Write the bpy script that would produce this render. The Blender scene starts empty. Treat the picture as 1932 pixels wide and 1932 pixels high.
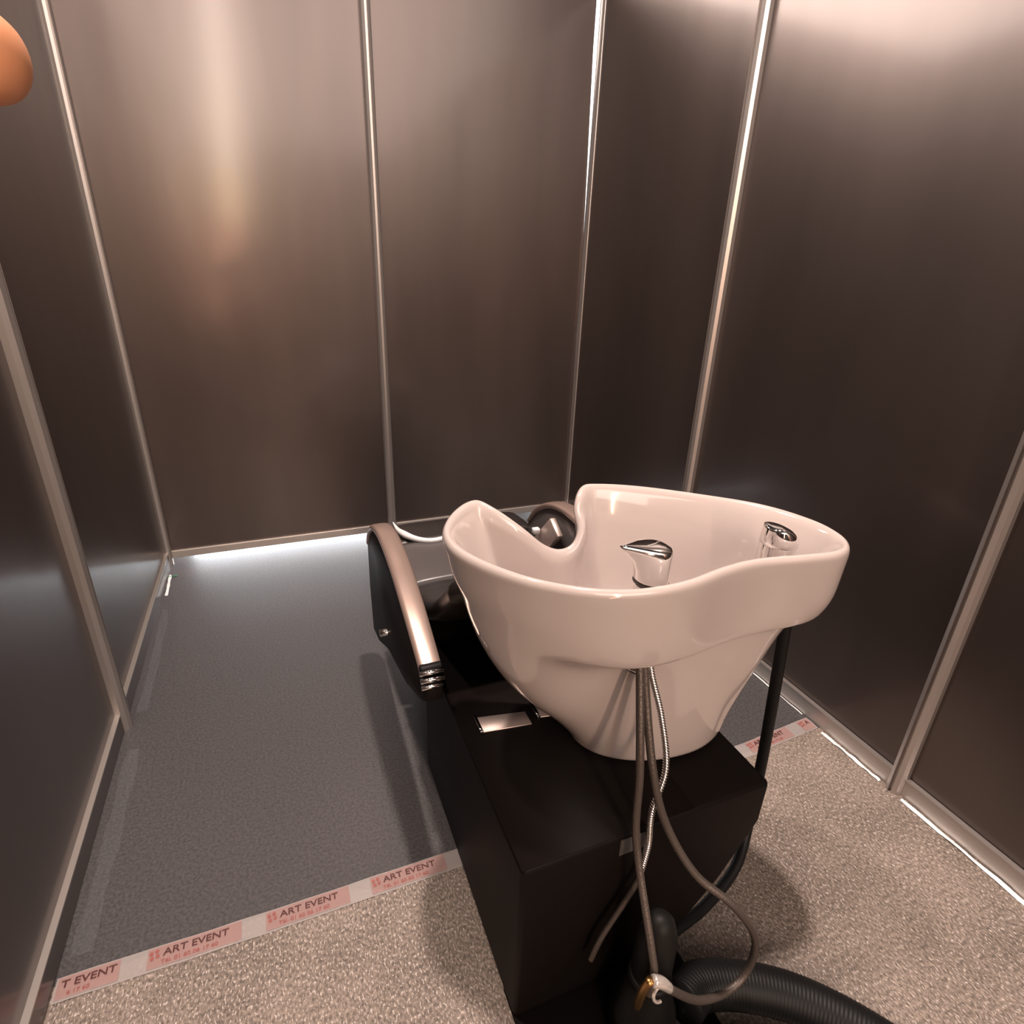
import bpy, bmesh, math, random
from mathutils import Vector, Matrix
random.seed(7)
C = bpy.context.scene.collection
S = bpy.context.scene

# ------------------------------------------------------------------ camera
cam = bpy.data.cameras.new('camera'); co = bpy.data.objects.new('camera', cam); C.objects.link(co)
cam.sensor_width = 36; cam.lens = 36 * 1095 / 1932; cam.clip_start = 0.01
co.matrix_world = Matrix(((0.92752707, 0.11887465, -0.35434778, 0), (-0.37232013, 0.37689363, -0.8481326, 0),
                          (0.03272996, 0.91859676, 0.39383847, 1.27), (0, 0, 0, 1)))
S.camera = co
# ------------------------------------------------------------------ light
S.view_settings.view_transform = 'Standard'; S.view_settings.look = 'None'
S.view_settings.gamma = 1; S.view_settings.use_curve_mapping = False
S.view_settings.exposure = 0.0
w = bpy.data.worlds.new('hall'); S.world = w; w.use_nodes = True
w.node_tree.nodes['Background'].inputs[0].default_value = (1.0, 0.83, 0.76, 1)
w.node_tree.nodes['Background'].inputs[1].default_value = 0.045

def area(name, loc, target, sx, sy, power, col=(1, 0.82, 0.72)):
    l = bpy.data.lights.new(name, 'AREA'); l.shape = 'RECTANGLE'; l.size = sx; l.size_y = sy
    l.energy = power; l.color = col
    o = bpy.data.objects.new(name, l); C.objects.link(o); o.location = loc
    o.rotation_euler = (Vector(target) - Vector(loc)).to_track_quat('-Z', 'Y').to_euler()
    return o
area('hall_lamp', (0.58, 1.10, 4.6), (0.6, 0.8, 0), 0.15, 0.15, 190)                   # lamp straight above the booth: casts the main shadow
area('hall_lamp', (-0.50, 1.55, 4.6), (0.6, 0.8, 0), 0.15, 0.15, 72)                   # second lamp above: the softer second shadow
area('hall_lamp', (0.4, -4.3, 4.0), (0.4, 2.0, 1.9), 6.5, 2.8, 270)                    # bank of hall lamps behind the camera
area('hall_lamp', (-3.2, 5.6, 4.4), (1.4, 1.2, 1.5), 4.0, 2.2, 450)                   # bank of hall lamps beyond the rear left
area('hall_lamp', (5.2, 5.6, 4.4), (-0.5, 1.2, 1.5), 4.0, 2.2, 70)                    # bank of hall lamps beyond the rear right
for a, b, p, c in (((-0.14, 4.6), (-0.17, 3.3), 44, (1.0, 0.80, 0.68)), ((-0.17, 3.3), (-0.24, 2.3), 36, (1.0, 0.80, 0.62)), ((-0.24, 2.3), (-0.27, 1.7), 20, (1.0, 0.70, 0.40)),
                   ((-0.27, 1.7), (-0.45, 1.1), 12, (1.0, 0.45, 0.28)), ((-0.45, 1.1), (-0.85, 0.25), 8, (1.0, 0.46, 0.28))):   # unseen lights added so the back panel mirrors a bent streak
    L_ = area('streak_light', ((a[0] + b[0]) / 2, -4.40, (a[1] + b[1]) / 2), (0, 0, 0), 0.13, math.dist(a, b), p, c)
    L_.rotation_euler = (math.pi / 2, math.atan2(a[0] - b[0], a[1] - b[1]), 0)
area('outside_lamp', (0.30, 2.84, 0.022), (0.3, 2.5, -0.010), 1.5, 0.030, 17, (0.93, 0.96, 1.0))   # light behind the rear wall, leaks under it

# ------------------------------------------------------------------ materials
def mat(name, col, rough=0.5, metal=0.0, spec=0.5, coat=0.0, coat_r=0.1, noise=None, bump=None, sub=0.0, trans=0.0, alpha=1.0, aniso=0.0):
    m = bpy.data.materials.new(name); m.use_nodes = True
    nt = m.node_tree; b = nt.nodes['Principled BSDF']
    b.inputs['Base Color'].default_value = (*col, 1); b.inputs['Roughness'].default_value = rough
    b.inputs['Metallic'].default_value = metal; b.inputs['Specular IOR Level'].default_value = spec
    b.inputs['Coat Weight'].default_value = coat; b.inputs['Coat Roughness'].default_value = coat_r
    b.inputs['Transmission Weight'].default_value = trans; b.inputs['Alpha'].default_value = alpha
    if sub: b.inputs['Subsurface Weight'].default_value = sub; b.inputs['Subsurface Radius'].default_value = (0.01, 0.004, 0.002)
    tc = nt.nodes.new('ShaderNodeTexCoord')
    if noise:                                   # (scale, amount, stretch, detail)
        mp = nt.nodes.new('ShaderNodeMapping'); nt.links.new(tc.outputs['Object'], mp.inputs[0]); mp.inputs['Scale'].default_value = noise[2]
        n = nt.nodes.new('ShaderNodeTexNoise'); n.inputs['Scale'].default_value = noise[0]; n.inputs['Detail'].default_value = noise[3]
        nt.links.new(mp.outputs[0], n.inputs[0])
        r = nt.nodes.new('ShaderNodeValToRGB'); nt.links.new(n.outputs[0], r.inputs[0])
        a = noise[1]
        r.color_ramp.elements[0].position = 0.35; r.color_ramp.elements[1].position = 0.65
        r.color_ramp.elements[0].color = (*[c * (1 - a) for c in col], 1); r.color_ramp.elements[1].color = (*[min(1, c * (1 + a)) for c in col], 1)
        nt.links.new(r.outputs[0], b.inputs['Base Color'])
    if bump:                                    # (scale, strength, distance, stretch)
        mp = nt.nodes.new('ShaderNodeMapping'); nt.links.new(tc.outputs['Object'], mp.inputs[0]); mp.inputs['Scale'].default_value = bump[3]
        n = nt.nodes.new('ShaderNodeTexNoise'); n.inputs['Scale'].default_value = bump[0]; n.inputs['Detail'].default_value = 3
        nt.links.new(mp.outputs[0], n.inputs[0])
        bp = nt.nodes.new('ShaderNodeBump'); bp.inputs['Strength'].default_value = bump[1]; bp.inputs['Distance'].default_value = bump[2]
        nt.links.new(n.outputs[0], bp.inputs['Height']); nt.links.new(bp.outputs[0], b.inputs['Normal'])
    return m
U = (1, 1, 1)
def mottle(m, scale, lo):
    """large soft stains multiplied over a material's own colour"""
    nt = m.node_tree; b = nt.nodes['Principled BSDF']; src = b.inputs['Base Color'].links[0].from_socket
    n = nt.nodes.new('ShaderNodeTexNoise'); n.inputs['Scale'].default_value = scale; n.inputs['Detail'].default_value = 2
    r = nt.nodes.new('ShaderNodeMapRange'); r.inputs['From Min'].default_value = 0.35; r.inputs['From Max'].default_value = 0.6; r.inputs['To Min'].default_value = lo; r.inputs['To Max'].default_value = 1.05
    x = nt.nodes.new('ShaderNodeVectorMath'); x.operation = 'SCALE'; tc = nt.nodes.new('ShaderNodeTexCoord')
    nt.links.new(tc.outputs['Object'], n.inputs[0]); nt.links.new(n.outputs[0], r.inputs['Value']); nt.links.new(src, x.inputs[0]); nt.links.new(r.outputs[0], x.inputs['Scale'])
    nt.links.new(x.outputs[0], b.inputs['Base Color'])
def glint_flecks(m, scale, thresh, col):
    """sparse lighter specks: glints of light painted into the colour"""
    nt = m.node_tree; b = nt.nodes['Principled BSDF']; src = b.inputs['Base Color'].links[0].from_socket
    tc = nt.nodes.new('ShaderNodeTexCoord'); mp = nt.nodes.new('ShaderNodeMapping'); mp.inputs['Scale'].default_value = (1, 0.45, 1)
    n = nt.nodes.new('ShaderNodeTexNoise'); n.inputs['Scale'].default_value = scale; n.inputs['Detail'].default_value = 2
    r = nt.nodes.new('ShaderNodeMapRange'); r.inputs['From Min'].default_value = thresh; r.inputs['From Max'].default_value = thresh + 0.05
    x = nt.nodes.new('ShaderNodeMixRGB'); x.inputs[2].default_value = (*col, 1)
    nt.links.new(tc.outputs['Object'], mp.inputs[0]); nt.links.new(mp.outputs[0], n.inputs[0]); nt.links.new(n.outputs[0], r.inputs['Value']); nt.links.new(r.outputs[0], x.inputs[0]); nt.links.new(src, x.inputs[1])
    nt.links.new(x.outputs[0], b.inputs['Base Color'])
M = dict(
    panel=mat('dark_satin_panel', (0.088, 0.067, 0.061), 0.36, 0.65, 1.0, 0.45, 0.15, noise=(3, 0.15, (1, 1, 0.2), 3), bump=(1.6, 0.25, 0.02, (1, 1, 0.35))),
    alu=mat('satin_aluminium', (0.50, 0.46, 0.44), 0.38, 0.8, 0.5),
    rail=mat('dull_aluminium', (0.52, 0.48, 0.45), 0.42, 0.75, 0.5),
    slot=mat('post_groove', (0.12, 0.11, 0.10), 0.5, 0.5),
    far_carpet=mat('charcoal_carpet', (0.050, 0.046, 0.049), 0.7, 0, 0.5, 0.6, 0.28, noise=(160, 0.4, U, 4), bump=(220, 0.35, 0.004, U)),
    near_carpet=mat('beige_fleck_carpet', (0.23, 0.185, 0.155), 0.62, 0, 0.6, 0, 0.2, noise=(210, 0.45, (1, 0.6, 1), 5), bump=(230, 0.8, 0.005, (1, 0.6, 1))),
    ceramic=mat('white_glazed_ceramic', (0.54, 0.465, 0.44), 0.12, 0, 0.5, 0.6, 0.03),
    chrome=mat('chrome', (0.86, 0.85, 0.84), 0.07, 1.0),
    brushed=mat('brushed_steel', (0.80, 0.66, 0.61), 0.48, 0.85),
    black=mat('black_laminate', (0.008, 0.006, 0.0055), 0.5, 0, 0.08),
    vinyl=mat('black_vinyl', (0.022, 0.018, 0.017), 0.38, 0, 0.5, bump=(9, 0.2, 0.02, U)),
    arm=mat('bronze_satin_pad', (0.42, 0.31, 0.27), 0.30, 0.55, 0.6),
    seat=mat('grey_vinyl', (0.085, 0.075, 0.075), 0.34, 0, 0.6, bump=(6, 0.15, 0.02, U)),
    gloss_white=mat('glossy_white', (0.85, 0.85, 0.86), 0.3),  # film edges, bolt, and the glint painted along the seat front
    braid=mat('braided_hose', (0.12, 0.098, 0.086), 0.42, 0.55, 0.5, bump=(420, 0.5, 0.002, (1, 1, 0.5))),
    rubber=mat('black_rubber', (0.007, 0.007, 0.0075), 0.5, 0, 0.22),
    plastic=mat('dark_grey_plastic', (0.009, 0.0085, 0.008), 0.5, 0, 0.15),
    hose2=mat('grey_rubber', (0.020, 0.020, 0.021), 0.45, 0, 0.4),
    brass=mat('brass', (0.45, 0.26, 0.10), 0.35, 1.0),
    fitting=mat('white_metal_fitting', (0.78, 0.72, 0.68), 0.22, 0.6),
    tape=mat('clear_packing_tape', (0.50, 0.46, 0.45), 0.18, 0, 0.5, 0.7, 0.06, alpha=0.6, bump=(26, 0.5, 0.008, (0.25, 1, 1))),
    pink=mat('tape_pink_print', (0.50, 0.27, 0.25), 0.25, 0, 0.5, 0.5, 0.06, alpha=0.45),
    red=mat('tape_red_print', (0.30, 0.09, 0.08), 0.4), dred=mat('tape_maroon_print', (0.07, 0.022, 0.02), 0.4),
    film=mat('clear_floor_film', (0.36, 0.38, 0.42), 0.16, 0, 0.6, 0.6, 0.05, alpha=0.08, bump=(35, 0.8, 0.01, (1, 0.4, 1))),
    skin=mat('skin', (0.74, 0.33, 0.17), 0.5, 0, 0.4, sub=0.2), nail=mat('nail', (0.78, 0.45, 0.33), 0.25),
    green=mat('green_tape', (0.01, 0.16, 0.07), 0.4), label=mat('grey_label', (0.07, 0.062, 0.06), 0.5),
    concrete=mat('hall_concrete', (0.11, 0.10, 0.095), 0.8), screw=mat('screw_hole', (0.03, 0.02, 0.02), 0.6),
)

mottle(M['near_carpet'], 5.5, 0.78); glint_flecks(M['near_carpet'], 290, 0.585, (0.52, 0.45, 0.41))

# ------------------------------------------------------------------ helpers
def obj(name, me, m, parent=None, smooth=True):
    o = bpy.data.objects.new(name, me); C.objects.link(o)
    if m: me.materials.append(m)
    if parent: o.parent = parent
    if smooth:
        for p in me.polygons: p.use_smooth = True
    return o
def thing(name, label, cat, loc=(0, 0, 0), group=None):
    o = bpy.data.objects.new(name, None); C.objects.link(o); o.location = loc; o['label'] = label; o['category'] = cat
    o.empty_display_size = 0.05
    if group: o['group'] = group
    bpy.context.view_layer.update()
    return o
def adopt(o, parent):
    o.parent = parent; o.matrix_parent_inverse = Matrix.Translation(parent.location).inverted() if parent.parent is None else Matrix.Identity(4)
def part(name, me, m, parent, smooth=True, label=None):
    """mesh given in world coordinates, parented without moving"""
    o = obj(name, me, m, None, smooth); o.parent = parent
    root = Vector((0, 0, 0)); p = parent
    while p: root += p.location; p = p.parent
    me.transform(Matrix.Translation(-root))
    if label: o['label'] = label
    return o
def bm_mesh(bm, name='m'):
    me = bpy.data.meshes.new(name); bmesh.ops.recalc_face_normals(bm, faces=bm.faces); bm.to_mesh(me); bm.free(); return me
def box(x0, x1, y0, y1, z0, z1, bev=0.0, seg=2):
    bm = bmesh.new(); bmesh.ops.create_cube(bm, size=1)
    for v in bm.verts: v.co = Vector(((x0 + x1) / 2 + v.co.x * (x1 - x0), (y0 + y1) / 2 + v.co.y * (y1 - y0), (z0 + z1) / 2 + v.co.z * (z1 - z0)))
    if bev: bmesh.ops.bevel(bm, geom=bm.edges[:], offset=bev, segments=seg, affect='EDGES', profile=0.5)
    return bm_mesh(bm, 'box')
def prism(pts, axis, a, b, bev=0.0, seg=2):
    """extrude a polygon along axis ('x','y','z') from a to b; pts are the other two coordinates"""
    bm = bmesh.new()
    def mk(p, t): return {'x': (t, p[0], p[1]), 'y': (p[0], t, p[1]), 'z': (p[0], p[1], t)}[axis]
    va = [bm.verts.new(mk(p, a)) for p in pts]; vb = [bm.verts.new(mk(p, b)) for p in pts]
    bm.faces.new(va); bm.faces.new(vb[::-1]); n = len(pts)
    for i in range(n): bm.faces.new((va[i], va[(i + 1) % n], vb[(i + 1) % n], vb[i]))
    bmesh.ops.recalc_face_normals(bm, faces=bm.faces)
    if bev:
        es = [e for e in bm.edges if e.calc_face_angle(0) > 0.5]
        bmesh.ops.bevel(bm, geom=es, offset=bev, segments=seg, affect='EDGES', profile=0.5)
    return bm_mesh(bm, 'prism')
def cr(P, n=8, closed=False):
    P = [Vector(p) for p in P]; N = len(P); out = []
    rng = range(N) if closed else range(N - 1)
    for i in rng:
        if closed: a, b, c, d = P[(i - 1) % N], P[i], P[(i + 1) % N], P[(i + 2) % N]
        else: a, b, c, d = P[max(i - 1, 0)], P[i], P[i + 1], P[min(i + 2, N - 1)]
        for k in range(n):
            t = k / n
            out.append(0.5 * ((2 * b) + (c - a) * t + (2 * a - 5 * b + 4 * c - d) * t * t + (3 * b - 3 * c + d - a) * t ** 3))
    if not closed: out.append(P[-1])
    return out
def tube(P, r, n=8, seg=12, ridges=None, cap=True):
    """tube along a smooth path; r a number or list per control point; ridges=(pitch, depth)"""
    if isinstance(r, (int, float)): r = [r] * len(P)
    q = cr([(*p, ) for p in P], n); rr = [x.x for x in cr([(x, 0, 0) for x in r], n)]
    if ridges:
        L = [0]
        for i in range(1, len(q)): L.append(L[-1] + (q[i] - q[i - 1]).length)
        step = ridges[0] / 4; m = int(L[-1] / step); q2, r2 = [], []; j = 0
        for k in range(m + 1):
            s = k * step
            while j < len(L) - 2 and L[j + 1] < s: j += 1
            t = (s - L[j]) / max(1e-9, L[j + 1] - L[j]); q2.append(q[j].lerp(q[j + 1], min(1, t)))
            r2.append(rr[j] * (1 - ridges[1] * (1 if k % 4 in (0,) else (0.35 if k % 4 in (1, 3) else 0))))
        q, rr = q2, r2
    bm = bmesh.new(); rings = []; up = None
    for i, p in enumerate(q):
        d = (q[min(i + 1, len(q) - 1)] - q[max(i - 1, 0)]).normalized()
        if up is None: up = d.orthogonal().normalized()
        up = (up - d * up.dot(d)).normalized(); s = d.cross(up)
        rings.append([bm.verts.new(p + (up * math.cos(2 * math.pi * k / seg) + s * math.sin(2 * math.pi * k / seg)) * rr[i]) for k in range(seg)])
    for a, b in zip(rings, rings[1:]):
        for k in range(seg): bm.faces.new((a[k], a[(k + 1) % seg], b[(k + 1) % seg], b[k]))
    if cap: bm.faces.new(rings[0][::-1]); bm.faces.new(rings[-1])
    return bm_mesh(bm, 'tube')
def lathe(prof, c, seg=32, sx=1, sy=1):
    bm = bmesh.new(); rings = []
    for r, z in prof:
        rings.append([bm.verts.new((c[0] + sx * r * math.cos(2 * math.pi * k / seg), c[1] + sy * r * math.sin(2 * math.pi * k / seg), c[2] + z)) for k in range(seg)])
    for a, b in zip(rings, rings[1:]):
        for k in range(seg): bm.faces.new((a[k], a[(k + 1) % seg], b[(k + 1) % seg], b[k]))
    bm.faces.new(rings[0][::-1]); bm.faces.new(rings[-1])
    return bm_mesh(bm, 'lathe')
def loft(rings, cap0=True, cap1=True):
    bm = bmesh.new(); R = [[bm.verts.new(p) for p in r] for r in rings]; n = len(R[0])
    for a, b in zip(R, R[1:]):
        for k in range(n): bm.faces.new((a[k], a[(k + 1) % n], b[(k + 1) % n], b[k]))
    if cap0: bm.faces.new(R[0][::-1])
    if cap1: bm.faces.new(R[-1])
    return bm_mesh(bm, 'loft')
def struct(name, me, m, parent=None, smooth=False):
    o = obj(name, me, m, None, smooth)
    if parent is None: o['kind'] = 'structure'
    else: part_parent(o, parent)
    return o
def part_parent(o, p): o.parent = p
def sroot(name):
    o = bpy.data.objects.new(name, None); C.objects.link(o); o['kind'] = 'structure'; o.empty_display_size = 0.1; return o

# ------------------------------------------------------------------ room: a booth of dark panels between aluminium posts
XL, XR, YB, H = -0.527, 1.43, 2.655, 2.34
RAIL = 0.055
def post(bx, by, nx, ny, z0, z1, wid=0.040, deep=0.030):
    """grooved aluminium post standing proud of the panels; (nx,ny) points into the booth"""
    tx, ty = -ny, nx
    prof = [(-wid / 2, 0), (-wid / 2, deep * 0.45), (-wid * 0.36, deep * 0.8), (-wid * 0.12, deep), (-wid * 0.12, deep * 0.72), (wid * 0.12, deep * 0.72),
            (wid * 0.12, deep), (wid * 0.36, deep * 0.8), (wid / 2, deep * 0.45), (wid / 2, 0), (wid / 2, -0.02), (-wid / 2, -0.02)]
    pts = [(bx + tx * a + nx * b, by + ty * a + ny * b) for a, b in prof]
    return prism(pts, 'z', z0, z1)
# panels (each lifts out between its posts)
back = sroot('wall_back')
for a, b in ((XL + 0.012, 0.4505), (0.4745, XR - 0.010)):
    if b > 1: q = [(a, 0.062), (b + 0.004, 0.062), (b + 0.004, 0.70), (b + 0.000, 0.95), (b + 0.003, 1.16), (b - 0.001, 1.50), (b - 0.018, 2.10), (b - 0.018, H - 0.045), (a, H - 0.045)]   # its warped edge leaves a slit
    else: q = [(a, 0.062), (b, 0.062), (b, H - 0.045), (a, H - 0.045)]
    part('panel', prism(q, 'y', YB, YB + 0.012), M['panel'], back, False)
    part('bottom_rail', box(a, b, YB - 0.010, YB + 0.018, 0.028, 0.062, 0.002), M['rail'], back, False)
    part('top_rail', box(a, b, YB - 0.010, YB + 0.018, H - 0.05, H, 0.002), M['rail'], back, False)
part('post', post(0.4625, YB, 0, -1, 0.0, H), M['alu'], back, False)
left = sroot('wall_left')
for a, b in ((-1.5, -0.385), (-0.345, 0.605), (0.633, 1.593), (1.621, YB - 0.012)):
    part('panel', box(XL - 0.012, XL, a, b, 0.062, H - 0.04), M['panel'], left, False)
    part('bottom_rail', box(XL - 0.018, XL + 0.012, a, b, 0.0, 0.058, 0.002), M['panel'], left, False)
    part('rail_lip', box(XL - 0.004, XL + 0.013, a, b, 0.058, 0.062), M['rail'], left, False)
    part('top_rail', box(XL - 0.018, XL + 0.010, a, b, H - 0.05, H, 0.002), M['rail'], left, False)
for y in (-0.365, 0.619, 1.607): part('post', post(XL, y, 1, 0, 0.0, H), M['alu'], left, False)
part('corner_post', post(XL + 0.004, YB - 0.006, 0.7071, -0.7071, 0.0, H, 0.034, 0.022), M['alu'], left, False)
right = sroot('wall_right')
for a, b in ((-1.5, -0.345), (-0.305, 0.647), (0.677, 1.651), (1.681, YB - 0.03)):
    part('panel', box(XR, XR + 0.012, a, b, RAIL, H - 0.04), M['panel'], right, False)
    part('bottom_rail', box(XR - 0.012, XR + 0.018, a, b, 0.0, RAIL, 0.002), M['rail'], right, False)
    part('rail_lip', box(XR - 0.016, XR - 0.002, a, b, RAIL - 0.001, RAIL + 0.004), M['alu'], right, False)
    part('top_rail', box(XR - 0.010, XR + 0.018, a, b, H - 0.05, H, 0.002), M['rail'], right, False)
for y in (-0.325, 0.662, 1.666): part('post', post(XR, y, -1, 0, 0.0, H), M['alu'], right, False)
# rear right corner: slender post with a narrow open slit beside it
part('corner_post', prism([(XR - 0.004, YB - 0.03), (XR - 0.008, YB - 0.004), (XR - 0.004, YB + 0.012), (XR + 0.012, YB + 0.012), (XR + 0.012, YB - 0.03)], 'z', 0, H, 0.002), M['alu'], right, False)
for y in (0.662 - 0.035, 0.662 + 0.035):
    part('screw_head', lathe([(0.0038, 0), (0.0038, 0.002), (0.001, 0.0035)], (0, 0, 0), 10), M['screw'], right)
    o = right.children[-1]; o.rotation_euler = (0, -math.pi / 2, 0); o.location = (XR - 0.0125, y, 0.035)
em = mat('slit_glow_white', (0.8, 0.85, 0.9), 0.5); eb = em.node_tree.nodes['Principled BSDF']
eb.inputs['Emission Color'].default_value = (0.86, 0.94, 1.0, 1); eb.inputs['Emission Strength'].default_value = 2.2
lb = obj('slit_glow', box(1.95, 2.75, 4.30, 4.36, 0.15, 3.4, 0.005), em, None, False)  # glowing panel added outside so the corner slit looks bright
lb['label'] = 'glowing white panel added outside to brighten the rear right corner slit'; lb['category'] = 'light'
fw = sroot('wall_front')
for k in range(8):
    x = -4.0 + k * 0.99
    part('panel', box(x + 0.02, x + 0.97, -4.5, -4.488, 0.06, H), M['panel'], fw, False)
    part('post', post(x, -4.488, 0, 1, 0, H), M['alu'], fw, False)

fl = struct('floor', box(-6, 6, -6, 6, -0.05, -0.006), M['concrete'])
def slab(name, x0, x1, ya, yb, z0, z1, m, nx=40, ny=60):
    pass
part('far_carpet', box(XL - 0.02, XR + 0.02, 0.905, YB + 0.4, -0.006, 0.0), M['far_carpet'], fl, False, 'charcoal carpet under clear film behind the tape')
part('near_carpet', box(XL - 0.02, XR + 0.02, -1.5, 0.904, -0.006, 0.0), M['near_carpet'], fl, False, 'beige flecked carpet in front of the tape')
# crumpled edges of the protective film along both walls
def ribbon(pts, wid, z, m, name, parent, amp=0.003, label=None):
    q = cr([(p[0], p[1], 0) for p in pts], 10); bm = bmesh.new(); prev = None
    for i, p in enumerate(q):
        d = (q[min(i + 1, len(q) - 1)] - q[max(i - 1, 0)]).normalized(); s = Vector((-d.y, d.x, 0)); row = []
        for k in range(7):
            a = (k / 6 - 0.5) * wid * (1 + 0.15 * math.sin(i * 0.9))
            row.append(bm.verts.new(p + s * a + Vector((0, 0, z + amp * abs(math.sin(i * 0.8 + k * 1.1) * math.cos(k * 0.9 + i * 0.31))))))
        if prev:
            for k in range(6): bm.faces.new((prev[k], prev[k + 1], row[k + 1], row[k]))
        prev = row
    return part(name, bm_mesh(bm), m, parent, True, label)
ribbon([(-0.482, 0.95), (-0.478, 1.25), (-0.480, 1.50)], 0.035, 0.001, M['film'], 'film_edge', fl)
ribbon([(-0.482, 1.66), (-0.482, 1.95), (-0.490, 2.25)], 0.026, 0.001, M['film'], 'film_edge', fl)
ribbon([(-0.500, 2.36), (-0.503, 2.46), (-0.506, 2.54)], 0.010, 0.001, M['gloss_white'], 'film_edge', fl, 0.002)
ribbon([(XR - 0.022, 0.18), (XR - 0.022, 0.4), (XR - 0.023, 0.632)], 0.011, 0.001, M['gloss_white'], 'film_edge', fl, 0.004)
ribbon([(XR - 0.022, 0.695), (XR - 0.022, 0.78), (XR - 0.024, 0.885)], 0.010, 0.001, M['gloss_white'], 'film_edge', fl, 0.004)
ribbon([(XR - 0.018, 0.965), (XR - 0.018, 1.15), (XR - 0.018, 1.4)], 0.004, 0.001, M['gloss_white'], 'film_edge', fl, 0.002)
gt = obj('green_tape', box(-0.515, -0.478, 2.520, 2.530, 0.0005, 0.0016), M['green'], None, False)
gt['label'] = 'small strip of green tape on the floor in the rear left corner'; gt['category'] = 'tape'

# ------------------------------------------------------------------ printed tape across the floor
tp = thing('printed_tape', 'clear packing tape with red and pink ART EVENT print stuck across the floor', 'tape', (0.45, 0.9, 0.0))
TP = [(-0.512, 0.893), (-0.15, 0.886), (0.26, 0.884), (0.70, 0.895), (1.15, 0.911), (1.412, 0.927)]
def tape_at(x):
    for (a, b), (c, d) in zip(TP, TP[1:]):
        if x <= c: break
    t = (x - a) / (c - a); return b + (d - b) * t, math.atan2(d - b, c - a)
bm = bmesh.new(); prev = None; n = 240
for i in range(n + 1):
    x = TP[0][0] + (TP[-1][0] - TP[0][0]) * i / n; y, a = tape_at(x); row = []
    for k in range(5):
        t = (k / 4 - 0.5) * 0.046
        zz = 0.0012 + 0.0010 * (math.sin(x * 37 + k * 1.3) * math.sin(x * 11 + 1) + 1)
        row.append(bm.verts.new((x, y + t, zz)))
    if prev:
        for k in range(4): bm.faces.new((prev[k], row[k], row[k + 1], prev[k + 1]))
    prev = row
part('tape_strip', bm_mesh(bm), M['tape'], tp)
def text_mesh(s, size, m, name, x, yoff, z=0.0044, sx=1.0):
    cu = bpy.data.curves.new('t', 'FONT'); cu.body = s; cu.size = size; cu.extrude = 0.00012; cu.offset = size * 0.012
    to = bpy.data.objects.new('t', cu); C.objects.link(to); bpy.context.view_layer.update()
    me = bpy.data.meshes.new_from_object(to.evaluated_get(bpy.context.evaluated_depsgraph_get())); bpy.data.objects.remove(to)
    y, a = tape_at(x)
    me.transform(Matrix.Translation((x, y + yoff, z)) @ Matrix.Rotation(a, 4, 'Z') @ Matrix.Scale(sx, 4, (1, 0, 0)))
    return part(name, me, m, tp, False)
def logo(x):
    y, a = tape_at(x); bm = bmesh.new()
    for k in range(4):                                                      # four little petals round a gap
        an = math.pi / 4 + k * math.pi / 2 + 0.2; cx, cy = x + 0.0068 * math.cos(an), y + 0.006 + 0.0068 * math.sin(an)
        vs = [bm.verts.new((cx + 0.0036 * math.cos(t * math.pi / 5), cy + 0.0036 * math.sin(t * math.pi / 5), 0.0044)) for t in range(10)]
        bm.faces.new(vs)
    part('logo', bm_mesh(bm), M['red'], tp, False)
for x0 in (-0.355, -0.141, 0.073, 0.51, 0.725, 0.94, 1.155, 1.368, -0.569):
    xe = min(x0 + 0.162, TP[-1][0] - 0.004); xs = max(x0 - 0.006, TP[0][0] + 0.004)
    y, a = tape_at((xs + xe) / 2)
    bm = bmesh.new(); vs = [bm.verts.new(p) for p in ((xs, tape_at(xs)[0] - 0.019, 0.0040), (xe, tape_at(xe)[0] - 0.019, 0.0040), (xe, tape_at(xe)[0] + 0.020, 0.0040), (xs, tape_at(xs)[0] + 0.020, 0.0040))]
    bm.faces.new(vs); part('pink_band', bm_mesh(bm), M['pink'], tp, False)
    if x0 > 1.3: logo(x0 + 0.006); text_mesh('A', 0.019, M['dred'], 'lettering', x0 + 0.021, 0.000); continue
    if x0 < -0.5: text_mesh('T EVENT', 0.019, M['dred'], 'lettering', -0.502, 0.000, sx=1.22); text_mesh('6 17 60', 0.010, M['red'], 'small_lettering', -0.490, -0.014, sx=1.2); continue
    logo(x0 + 0.006); text_mesh('ART EVENT', 0.019, M['dred'], 'lettering', x0 + 0.021, 0.000, sx=1.2)
    text_mesh('T\u00e9l. 01 60 06 17 60', 0.010, M['red'], 'small_lettering', x0 + 0.018, -0.014, sx=1.28)

# ------------------------------------------------------------------ wash basin
basin = thing('wash_basin', 'white ceramic shampoo basin with neck notch mounted on the black cabinet', 'sink', (0.63, 0.765, 0.402))
RIM = [(0.335, 0.963, 0.860), (0.300, 0.955, 0.862), (0.257, 0.908, 0.862), (0.228, 0.848, 0.861), (0.226, 0.787, 0.860), (0.249, 0.724, 0.860),
       (0.291, 0.660, 0.860), (0.336, 0.617, 0.860), (0.379, 0.589, 0.860), (0.426, 0.571, 0.860), (0.475, 0.565, 0.860), (0.532, 0.568, 0.860),
       (0.604, 0.583, 0.860), (0.671, 0.587, 0.860), (0.754, 0.574, 0.860), (0.815, 0.568, 0.860), (0.858, 0.585, 0.860), (0.884, 0.625, 0.860),
       (0.888, 0.690, 0.860), (0.852, 0.780, 0.860), (0.768, 0.864, 0.860), (0.670, 0.935, 0.862), (0.590, 0.968, 0.864), (0.548, 0.964, 0.864),
       (0.522, 0.935, 0.842), (0.521, 0.912, 0.806), (0.505, 0.903, 0.773), (0.475, 0.901, 0.765), (0.440, 0.903, 0.782), (0.400, 0.910, 0.820), (0.364, 0.934, 0.848)]
rim = cr(RIM, 5, True); N = len(rim)
cen = Vector((0.56, 0.765))
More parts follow.
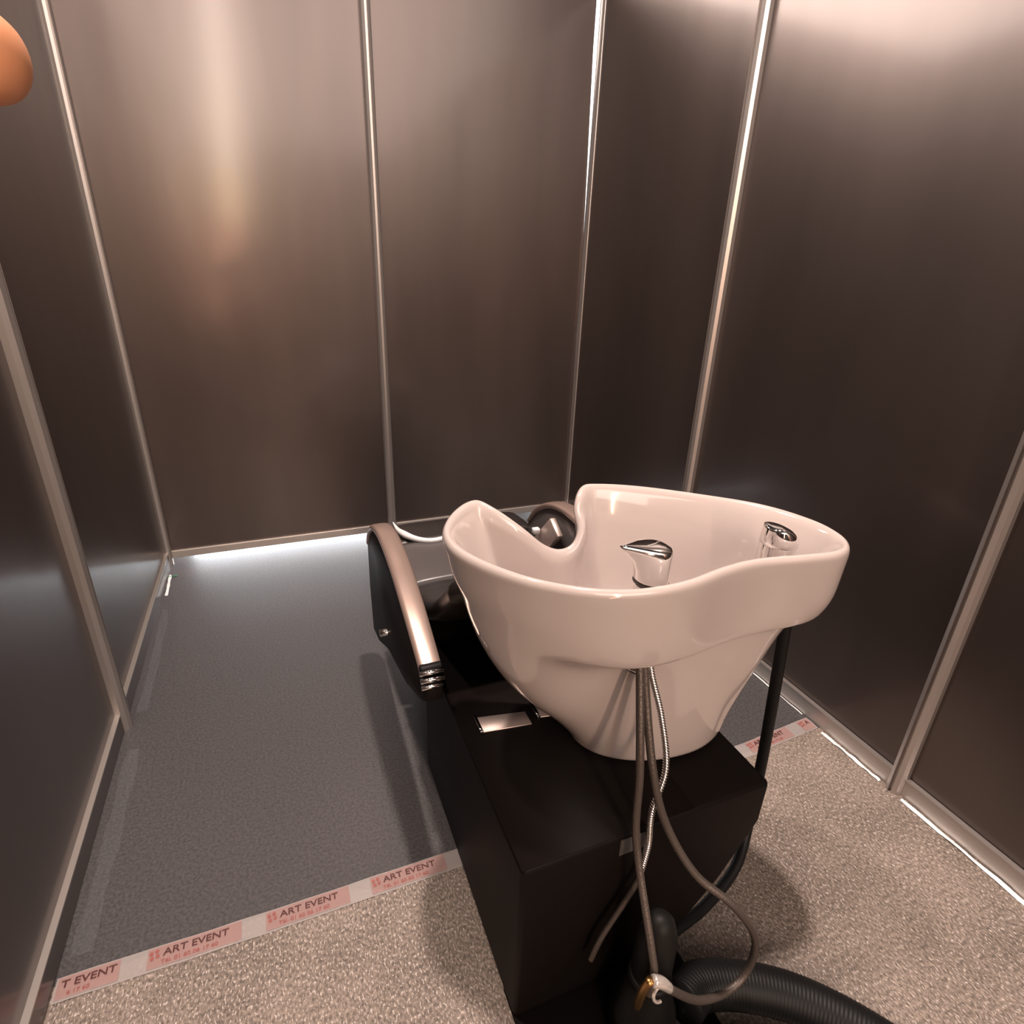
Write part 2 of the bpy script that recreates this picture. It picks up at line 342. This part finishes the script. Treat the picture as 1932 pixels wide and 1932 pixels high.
nrm = []
for i in range(N):
    d = rim[(i + 1) % N] - rim[i - 1]; nv = Vector((-d.y, d.x)).normalized(); nrm.append(nv)
# make the normals point inwards (curve runs anticlockwise seen from above)
for _ in range(3): nrm = [(nrm[i - 1] + nrm[i] * 2 + nrm[(i + 1) % N]).normalized() for i in range(N)]
def sm(a, b, x):
    t = max(0, min(1, (x - a) / (b - a))); return t * t * (3 - 2 * t)
rings = []
def off(i, d, dz): p = rim[i]; return Vector((p.x + nrm[i].x * d, p.y + nrm[i].y * d, p.z + dz))
wgt, E, tipw = [], [], []
for i, p in enumerate(rim):
    th = math.degrees(math.atan2(p.y - cen.y, p.x - cen.x))
    # skirt: full on the near side and the right wing, none on the left and neck sides
    wv = sm(-168, -118, th) if th < 0 else 1 - sm(20, 60, th)
    wgt.append(wv); a = math.radians(th); tipw.append(sm(-75, -18, th) * (1 - sm(10, 60, th)))
    E.append(Vector((0.658 + 0.150 * math.cos(a) - 0.042 * max(0, -math.cos(a)), 0.765 + 0.118 * math.sin(a))))
# profile of the underside below the wing (fraction towards the foot, height), one pair per skirt ring
TIP = {0.93: (0.91, 0.455), 0.86: (0.76, 0.52), 0.79: (0.61, 0.585), 0.70: (0.51, 0.635), 0.56: (0.43, 0.670), 0.36: (0.33, 0.694), 0.20: (0.21, 0.710),
       0.12: (0.11, 0.720), 0.075: (0.05, 0.735), 0.05: (0.03, 0.762), 0.03: (0.02, 0.792), 0.012: (0.010, 0.825)}
def outer(g0, g1, z0, z1):
    r = []
    for i, p in enumerate(rim):
        w = wgt[i]; tg, tz = TIP[g1]; gg = g1 + (tg - g1) * tipw[i]; zz = z1 + (tz - z1) * tipw[i]; g = g0 + (gg - g0) * w; z = z0 + (zz - z0) * w
        b = Vector((p.x, p.y)); dd = E[i] - b
        q = b + dd * g; r.append(Vector((q.x, q.y, min(z, p.z - 0.02 - (0.86 - z) * 0.15))))
    return r
NI = [-(0.5) for _ in rim]
rings += [[Vector((E[i].x, E[i].y, 0.402)) for i in range(N)]]
rings += [[Vector((E[i].x, E[i].y, 0.414)) * 1 for i in range(N)]]
rings += [outer(0.90, 0.93, 0.45, 0.46), outer(0.70, 0.86, 0.50, 0.53), outer(0.49, 0.79, 0.545, 0.60), outer(0.33, 0.70, 0.60, 0.665),
          outer(0.22, 0.56, 0.655, 0.705), outer(0.17, 0.36, 0.69, 0.713), outer(0.14, 0.20, 0.715, 0.711), outer(0.12, 0.12, 0.735, 0.712), outer(0.095, 0.075, 0.755, 0.728),
          outer(0.07, 0.05, 0.78, 0.755), outer(0.045, 0.03, 0.805, 0.79), outer(0.025, 0.012, 0.83, 0.825)]
for q_ in range(3, 11):
    for _ in range(20): rings[q_] = [(rings[q_][k - 1] + rings[q_][k] * 2 + rings[q_][(k + 1) % N]) / 4 for k in range(N)]
rings += [[off(i, 0.000, -0.014) for i in range(N)], [off(i, 0.003, -0.004) for i in range(N)], [off(i, 0.009, 0.000) for i in range(N)], [off(i, 0.016, -0.003) for i in range(N)],
          [off(i, 0.021, -0.012) for i in range(N)], [off(i, 0.026, -0.026) for i in range(N)]]
for q_ in (-1, -2):
    for _ in range(14 if q_ == -1 else 7): rings[q_] = [(rings[q_][k - 1] + rings[q_][k] * 2 + rings[q_][(k + 1) % N]) / 4 for k in range(N)]
base = rings[-1]; BZ = 0.60; bc = Vector((0.57, 0.755))
for f, g in ((0.15, 0.035), (0.32, 0.08), (0.50, 0.14), (0.68, 0.22), (0.82, 0.33), (0.92, 0.48), (0.98, 0.66), (1.0, 0.82), (1.015, 0.94)):
    r = []
    for i, p in enumerate(base):
        z = p.z + (BZ - p.z) * f; q = Vector((p.x, p.y)).lerp(bc, g); r.append(Vector((q.x, q.y, z)))
    for _ in range(int(22 + 60 * f)): r = [(r[k - 1] + r[k] * 2 + r[(k + 1) % N]) / 4 for k in range(N)]
    rings.append(r)
bo = part('bowl', loft(rings), M['ceramic'], basin)
sb = bo.modifiers.new('s', 'SUBSURF'); sb.levels = 1; sb.render_levels = 2
part('drain_cover', lathe([(0.026, 0), (0.028, 0.004), (0.012, 0.008), (0.002, 0.009)], (bc.x, bc.y, BZ - 0.004)), M['chrome'], basin)
# mixer tap: chrome column with a beaked lever on top
mx, my = 0.503, 0.640
tap = part('mixer_tap', lathe([(0.0265, 0), (0.0265, 0.005), (0.0255, 0.008), (0.0255, 0.155), (0.0225, 0.158), (0.010, 0.160)], (mx, my, 0.668), 40), M['chrome'], basin)
def beak(z, s, bk, dz=0.0):
    r = []
    for k in range(40):
        a = 2 * math.pi * k / 40; x, y = math.cos(a) * 0.0275 * s, math.sin(a) * 0.0275 * s
        c = max(0, -math.cos(a)) ** 2.2; x -= bk * c; y *= (1 - 0.6 * c if bk > 0.008 else 1)
        r.append((mx + x, my + y, z + dz * max(0, -math.cos(a)) - 0.10 * x))
    return r
part('lever', loft([beak(0.829, 0.98, 0), beak(0.832, 1.0, 0.0), beak(0.846, 1.0, 0.002), beak(0.862, 1.0, 0.010, 0.002), beak(0.876, 1.01, 0.028, 0.005),
                    beak(0.884, 1.0, 0.036, 0.006), beak(0.888, 0.86, 0.026, 0.003), beak(0.891, 0.5, 0.008), beak(0.892, 0.08, 0)]), M['chrome'], tap)
part('lever_seam', lathe([(0.0268, 0), (0.0280, 0.001), (0.0268, 0.002)], (mx, my, 0.8265), 40), M['slot'], tap)
# hand shower resting in the right wing
hx, hy = 0.768, 0.652
sh = part('hand_shower', lathe([(0.030, 0), (0.031, 0.003), (0.031, 0.155), (0.030, 0.158), (0.015, 0.159)], (hx, hy, 0.690), 36), M['chrome'], basin)
def dome(z, s, dx): return [(hx + dx + 0.031 * s * math.cos(2 * math.pi * k / 32), hy + 0.031 * (s + 1) / 2 * math.sin(2 * math.pi * k / 32), z) for k in range(32)]
part('shower_head', loft([dome(0.846, 1.0, 0), dome(0.853, 1.01, 0), dome(0.860, 0.95, -0.0016), dome(0.868, 0.82, -0.0050), dome(0.874, 0.64, -0.0095), dome(0.878, 0.46, -0.014), dome(0.8795, 0.2, -0.015)]), M['chrome'], sh)
# hoses that hang below the basin
part('supply_hose', tube([(0.478, 0.62, 0.76), (0.470, 0.590, 0.69), (0.452, 0.535, 0.56), (0.455, 0.52, 0.42), (0.450, 0.440, 0.28), (0.452, 0.425, 0.235), (0.446, 0.42, 0.19)], 0.0066, 10, 12), M['braid'], basin)
part('supply_hose', tube([(0.490, 0.625, 0.76), (0.485, 0.590, 0.66), (0.480, 0.535, 0.54), (0.505, 0.510, 0.44), (0.545, 0.470, 0.36), (0.600, 0.430, 0.31), (0.650, 0.412, 0.225), (0.654, 0.410, 0.140),
                          (0.612, 0.405, 0.112), (0.540, 0.402, 0.140), (0.470, 0.405, 0.215), (0.455, 0.412, 0.225)], 0.0068, 10, 12), M['braid'], basin)
part('shower_hose', tube([(0.500, 0.630, 0.76), (0.497, 0.600, 0.69), (0.512, 0.575, 0.61), (0.512, 0.545, 0.53), (0.485, 0.530, 0.46), (0.490, 0.530, 0.38), (0.478, 0.525, 0.31)], 0.0058, 12, 12, (0.0046, 0.38)), M['chrome'], basin)
part('shower_hose_sleeve', tube([(0.478, 0.525, 0.31), (0.455, 0.522, 0.27), (0.415, 0.52, 0.20), (0.398, 0.52, 0.145)], 0.0055, 10, 10), M['braid'], basin)
part('hose_fitting', tube([(0.470, 0.404, 0.218), (0.455, 0.408, 0.236), (0.440, 0.412, 0.244)], [0.0075, 0.0095, 0.0095], 4, 10), M['fitting'], basin)
part('hose_fitting', tube([(0.436, 0.414, 0.246), (0.430, 0.418, 0.215), (0.430, 0.424, 0.16)], [0.0070, 0.0070, 0.0060], 4, 8), M['brass'], basin, label='brass fitting')
part('inlet_ring', tube([(0.450 + 0.013 * math.cos(t), 0.402 + 0.003 * math.sin(t), 0.222 + 0.015 * math.sin(t)) for t in [1.2 + k * 0.45 for k in range(9)]], 0.0030, 4, 8), M['fitting'], basin)
# black hose that drops from the right wing and curls round behind the cabinet to the trap
oh = obj('black_hose', tube([(0.842, 0.665, 0.735), (0.848, 0.660, 0.64), (0.867, 0.660, 0.457), (0.882, 0.660, 0.292), (0.876, 0.648, 0.130), (0.815, 0.605, 0.068), (0.709, 0.570, 0.045), (0.600, 0.543, 0.060), (0.560, 0.522, 0.07)], 0.0115, 10, 12), M['rubber'])
oh['label'] = 'smooth black hose dropping from the right wing of the basin and curling behind the cabinet'; oh['category'] = 'hose'

# drain trap and floor hose
trap = thing('drain_trap', 'dark plastic drain trap standing on the floor behind the cabinet', 'pipe', (0.480, 0.455, 0.006))
part('trap_body', lathe([(0.012, 0.30), (0.024, 0.285), (0.033, 0.25), (0.034, 0.17), (0.032, 0.14), (0.040, 0.11), (0.056, 0.06), (0.062, 0.0)][::-1], (0.480, 0.460, 0.007), 28), M['plastic'], trap)
part('trap_collar', lathe([(0.035, 0), (0.037, 0.003), (0.037, 0.014), (0.035, 0.017)], (0.480, 0.460, 0.145), 28), M['rubber'], trap)
dh = obj('drain_hose', tube([(0.552, 0.440, 0.056), (0.60, 0.452, 0.050), (0.68, 0.425, 0.044), (0.76, 0.372, 0.041), (0.83, 0.292, 0.040), (0.885, 0.19, 0.040), (0.91, 0.06, 0.040)], 0.040, 12, 20, (0.007, 0.018)), M['rubber'])
dh['label'] = 'thick ribbed black drain hose curving across the floor from the trap'; dh['category'] = 'hose'; dh['group'] = 'floor drain hoses'
dh = obj('drain_hose', tube([(0.30, 0.335, 0.043), (0.42, 0.340, 0.043), (0.56, 0.345, 0.043), (0.66, 0.310, 0.042), (0.75, 0.235, 0.036), (0.81, 0.13, 0.036), (0.83, 0.02, 0.036)], 0.036, 12, 20, (0.006, 0.02)), M['hose2'])
dh['label'] = 'second smoother dark grey floor hose, nearest the camera'; dh['category'] = 'hose'; dh['group'] = 'floor drain hoses'

# ------------------------------------------------------------------ reclining shampoo chair with its rear cabinet
ch = thing('shampoo_chair', 'black reclining salon chair with bronze armrests and rear cabinet under the basin', 'chair', (0.50, 1.0, 0.0))
part('cabinet', prism([(0.267, 0.0062), (0.580, 0.0062), (0.700, 0.165), (0.752, 0.262), (0.770, 0.300), (0.770, 0.400), (0.267, 0.400)], 'y', 0.547, 1.175, 0.010, 3), M['black'], ch)
part('dark_floor_sheet', box(0.268, 0.62, 0.24, 0.60, 0.0, 0.006, 0.002), M['black'], ch)  # thin black sheet added for the shadow on the floor behind the cabinet
part('top_board', box(0.268, 0.600, 0.549, 1.16, 0.400, 0.4015), M['black'], ch)
for x0, x1 in ((0.303, 0.408), (0.428, 0.505)):
    b = part('mounting_bracket', prism([(x0, 0.842), (x1, 0.830), (x1, 0.868), (x0, 0.886)], 'z', 0.4016, 0.405, 0.001, 1), M['brushed'], ch)
    part('bracket_lip', box(x0 - 0.004, x0 + 0.003, 0.838, 0.886, 0.4016, 0.411, 0.001), M['chrome'], b)
part('rating_label', box(0.446, 0.500, 0.5455, 0.5468, 0.355, 0.392), M['label'], ch, False)
# seat, leg rest, backrest
def cushion(x0, x1, yz, name, m, th=0.07):
    """padded slab following (y,z) points, rounded at its sides"""
    rings = []
    for y, z in yz:
        r = []
        for k in range(24):
            a = 2 * math.pi * k / 24; cx, cz = math.cos(a), math.sin(a)
            sx = math.copysign(abs(cx) ** 0.35, cx); sz = math.copysign(abs(cz) ** 0.6, cz)
            r.append(((x0 + x1) / 2 + (x1 - x0) / 2 * sx, y, z - th / 2 + th / 2 * sz))
        rings.append(r)
    return part(name, loft(rings), m, ch)
cushion(0.275, 0.725, [(1.395, 0.445), (1.41, 0.449), (1.50, 0.452), (1.58, 0.450), (1.63, 0.448), (1.66, 0.440)], 'seat', M['seat'])
cushion(0.28, 0.72, [(1.385, 0.445), (1.34, 0.452), (1.25, 0.485), (1.15, 0.545), (1.06, 0.620), (1.00, 0.680), (0.985, 0.690)], 'backrest', M['vinyl'], 0.08)
bm = bmesh.new()
part('seat_base', box(0.30, 0.70, 1.0, 1.60, 0.14, 0.385, 0.02), M['black'], ch)
part('pedestal', box(0.34, 0.66, 1.10, 1.50, 0.0, 0.14, 0.01), M['black'], ch)
# white tube added as a painted glint along the wavy seat front
part('seat_edge_glint', tube([(0.318, 1.80, 0.452), (0.322, 1.745, 0.450), (0.333, 1.70, 0.452), (0.352, 1.665, 0.452), (0.375, 1.640, 0.452), (0.405, 1.625, 0.452), (0.440, 1.628, 0.452), (0.475, 1.650, 0.452), (0.52, 1.665, 0.450)],
                       [0.002, 0.007, 0.011, 0.010, 0.009, 0.008, 0.008, 0.006, 0.003], 8, 10), M['gloss_white'], ch)
cushion(0.285, 0.78, [(1.665, 0.436), (1.69, 0.440), (1.75, 0.438), (1.83, 0.428), (1.855, 0.415)], 'leg_rest', M['vinyl'], 0.06)
def arm(xc, side):
    """crescent armrest: curved pad on a black side panel, chrome clip at the rear end"""
    top = [(1.66, 0.47), (1.60, 0.535), (1.50, 0.590), (1.38, 0.612), (1.24, 0.600), (1.12, 0.568), (1.02, 0.532), (0.950, 0.503)]
    q = cr([(0, a, b) for a, b in top], 6); rings = []
    for i, p in enumerate(q):
        d = (q[min(i + 1, len(q) - 1)] - q[max(i - 1, 0)]).normalized(); nv = Vector((0, -d.z, d.y)); nv = nv if nv.z > 0 else -nv
        t = i / (len(q) - 1); wd = 0.024 + 0.003 * math.sin(math.pi * t); r = []
        for k in range(16):
            a = 2 * math.pi * k / 16; sx = math.copysign(abs(math.cos(a)) ** 0.6, math.cos(a)); sz = math.copysign(abs(math.sin(a)) ** 0.8, math.sin(a))
            r.append(Vector((xc + wd * sx, p.y, p.z)) + nv * (0.011 * sz - 0.011))
        rings.append(r)
    ar = part('armrest', loft(rings), M['arm'], ch)
    poly = [(p.y, p.z - 0.018) for p in q[::3]] + [(0.940, 0.485), (0.925, 0.440), (0.97, 0.405), (1.135, 0.325), (1.375, 0.255), (1.55, 0.165), (1.66, 0.14), (1.675, 0.30)]
    part('side_panel', prism(poly, 'x', xc - 0.019, xc + 0.019, 0.003, 1), M['black'] if side < 0 else M['seat'], ar)
    for k, (y, z) in enumerate(((0.944, 0.497), (0.936, 0.484), (0.930, 0.472))):
        part('end_clip', tube([(xc - 0.026, y, z), (xc + 0.024 - 0.006 * (k == 2), y, z)], 0.0056 - 0.001 * (k == 2), 2, 10), M['chrome'], ar)
    part('end_cap', box(xc - 0.024, xc + 0.023, 0.946, 0.962, 0.492, 0.509, 0.004), M['rubber'], ar)
    return ar
arm(0.230, -1); arm(0.772, 1)
part('foot_bar', tube([(0.187, 1.35, 0.332), (0.230, 1.35, 0.332)], 0.0095, 2, 14), M['chrome'], ch)
part('arm_stay', prism([(1.36, 0.54), (1.42, 0.575), (1.52, 0.47), (1.47, 0.42)], 'x', 0.715, 0.735, 0.003, 1), M['brushed'], ch)
part('arm_stay_bolt', box(0.690, 0.712, 1.47, 1.49, 0.50, 0.518, 0.003), M['gloss_white'], ch)

# ------------------------------------------------------------------ person's hand held beside the lens, one fingertip in view
def hand():
    T = Vector((-0.0277, 0.1045, 1.2910))                                 # centre of the fingertip
    L = Vector((-0.90, 0.30, 0.22)).normalized()                          # finger runs out to the left
    B = Vector((-0.55, -0.80, -0.15)).normalized()                        # hand runs back beside the camera
    D = Vector((-0.10, 0.10, -1.0)).normalized()                          # towards the little finger
    V, Ed, Rr = [], [], []
    def add(p, r, pr=None):
        V.append(tuple(p)); Rr.append(r)
        if pr is not None: Ed.append((pr, len(V) - 1))
        return len(V) - 1
    knuckle = T + L * 0.075 + B * 0.020
    wr = add(knuckle + B * 0.095 + D * 0.035, 0.026)
    fo = add(Vector(V[wr]) + B * 0.10 + D * 0.05, 0.030, wr); add(Vector(V[fo]) + B * 0.12 + D * 0.06, 0.038, fo)
    pa = add(knuckle + B * 0.045 + D * 0.030, 0.028, wr)
    for k, (ln, r) in enumerate(((0, 0.0088), (0.004, 0.0088), (-0.003, 0.0084), (-0.018, 0.0074))):
        kn = knuckle + D * 0.021 * k
        a = add(kn, 0.0112, pa)
        if k == 0:
            b = add(T + L * 0.040 + B * 0.004, 0.0080, a); c = add(T + L * 0.018, 0.0065, b); add(T - L * 0.0050, 0.0060, c)
        else:                                                              # the other fingers curl away from the lens
            b = add(kn - L * (0.036 + ln * 0.5) + D * 0.005 + B * 0.012, r, a); c = add(Vector(V[b]) + B * 0.026 - L * 0.006, r * 0.95, b); add(Vector(V[c]) + B * 0.016 + L * 0.010, r * 0.85, c)
    th = add(pa and Vector(V[pa]) - D * 0.030 + B * 0.012, 0.015, pa); t2 = add(Vector(V[th]) - D * 0.022 - L * 0.018, 0.0115, th); t3 = add(Vector(V[t2]) - L * 0.030 - D * 0.006, 0.010, t2); add(Vector(V[t3]) - L * 0.020, 0.0085, t3)
    me = bpy.data.meshes.new('hand'); me.from_pydata(V, Ed, []); o = bpy.data.objects.new('hand', me); C.objects.link(o)
    o.modifiers.new('k', 'SKIN'); sk = me.skin_vertices[0].data if me.skin_vertices else None
    if sk is None:
        bm = bmesh.new(); bm.from_mesh(me); bm.verts.layers.skin.verify(); bm.to_mesh(me); bm.free(); sk = me.skin_vertices[0].data
    for i, r in enumerate(Rr): sk[i].radius = (r, r)
    sk[0].use_root = True
    s = o.modifiers.new('s', 'SUBSURF'); s.levels = s.render_levels = 3
    bpy.context.view_layer.update()
    m2 = bpy.data.meshes.new_from_object(o.evaluated_get(bpy.context.evaluated_depsgraph_get())); bpy.data.objects.remove(o)
    root = thing('person', 'bare hand of a person at the upper left edge, only a blurred fingertip in view', 'person', T + B * 0.1)
    m2.materials.clear()
    part('hand', m2, M['skin'], root)
    F = L.cross(Vector((0, 1, 0))).normalized()
hand()
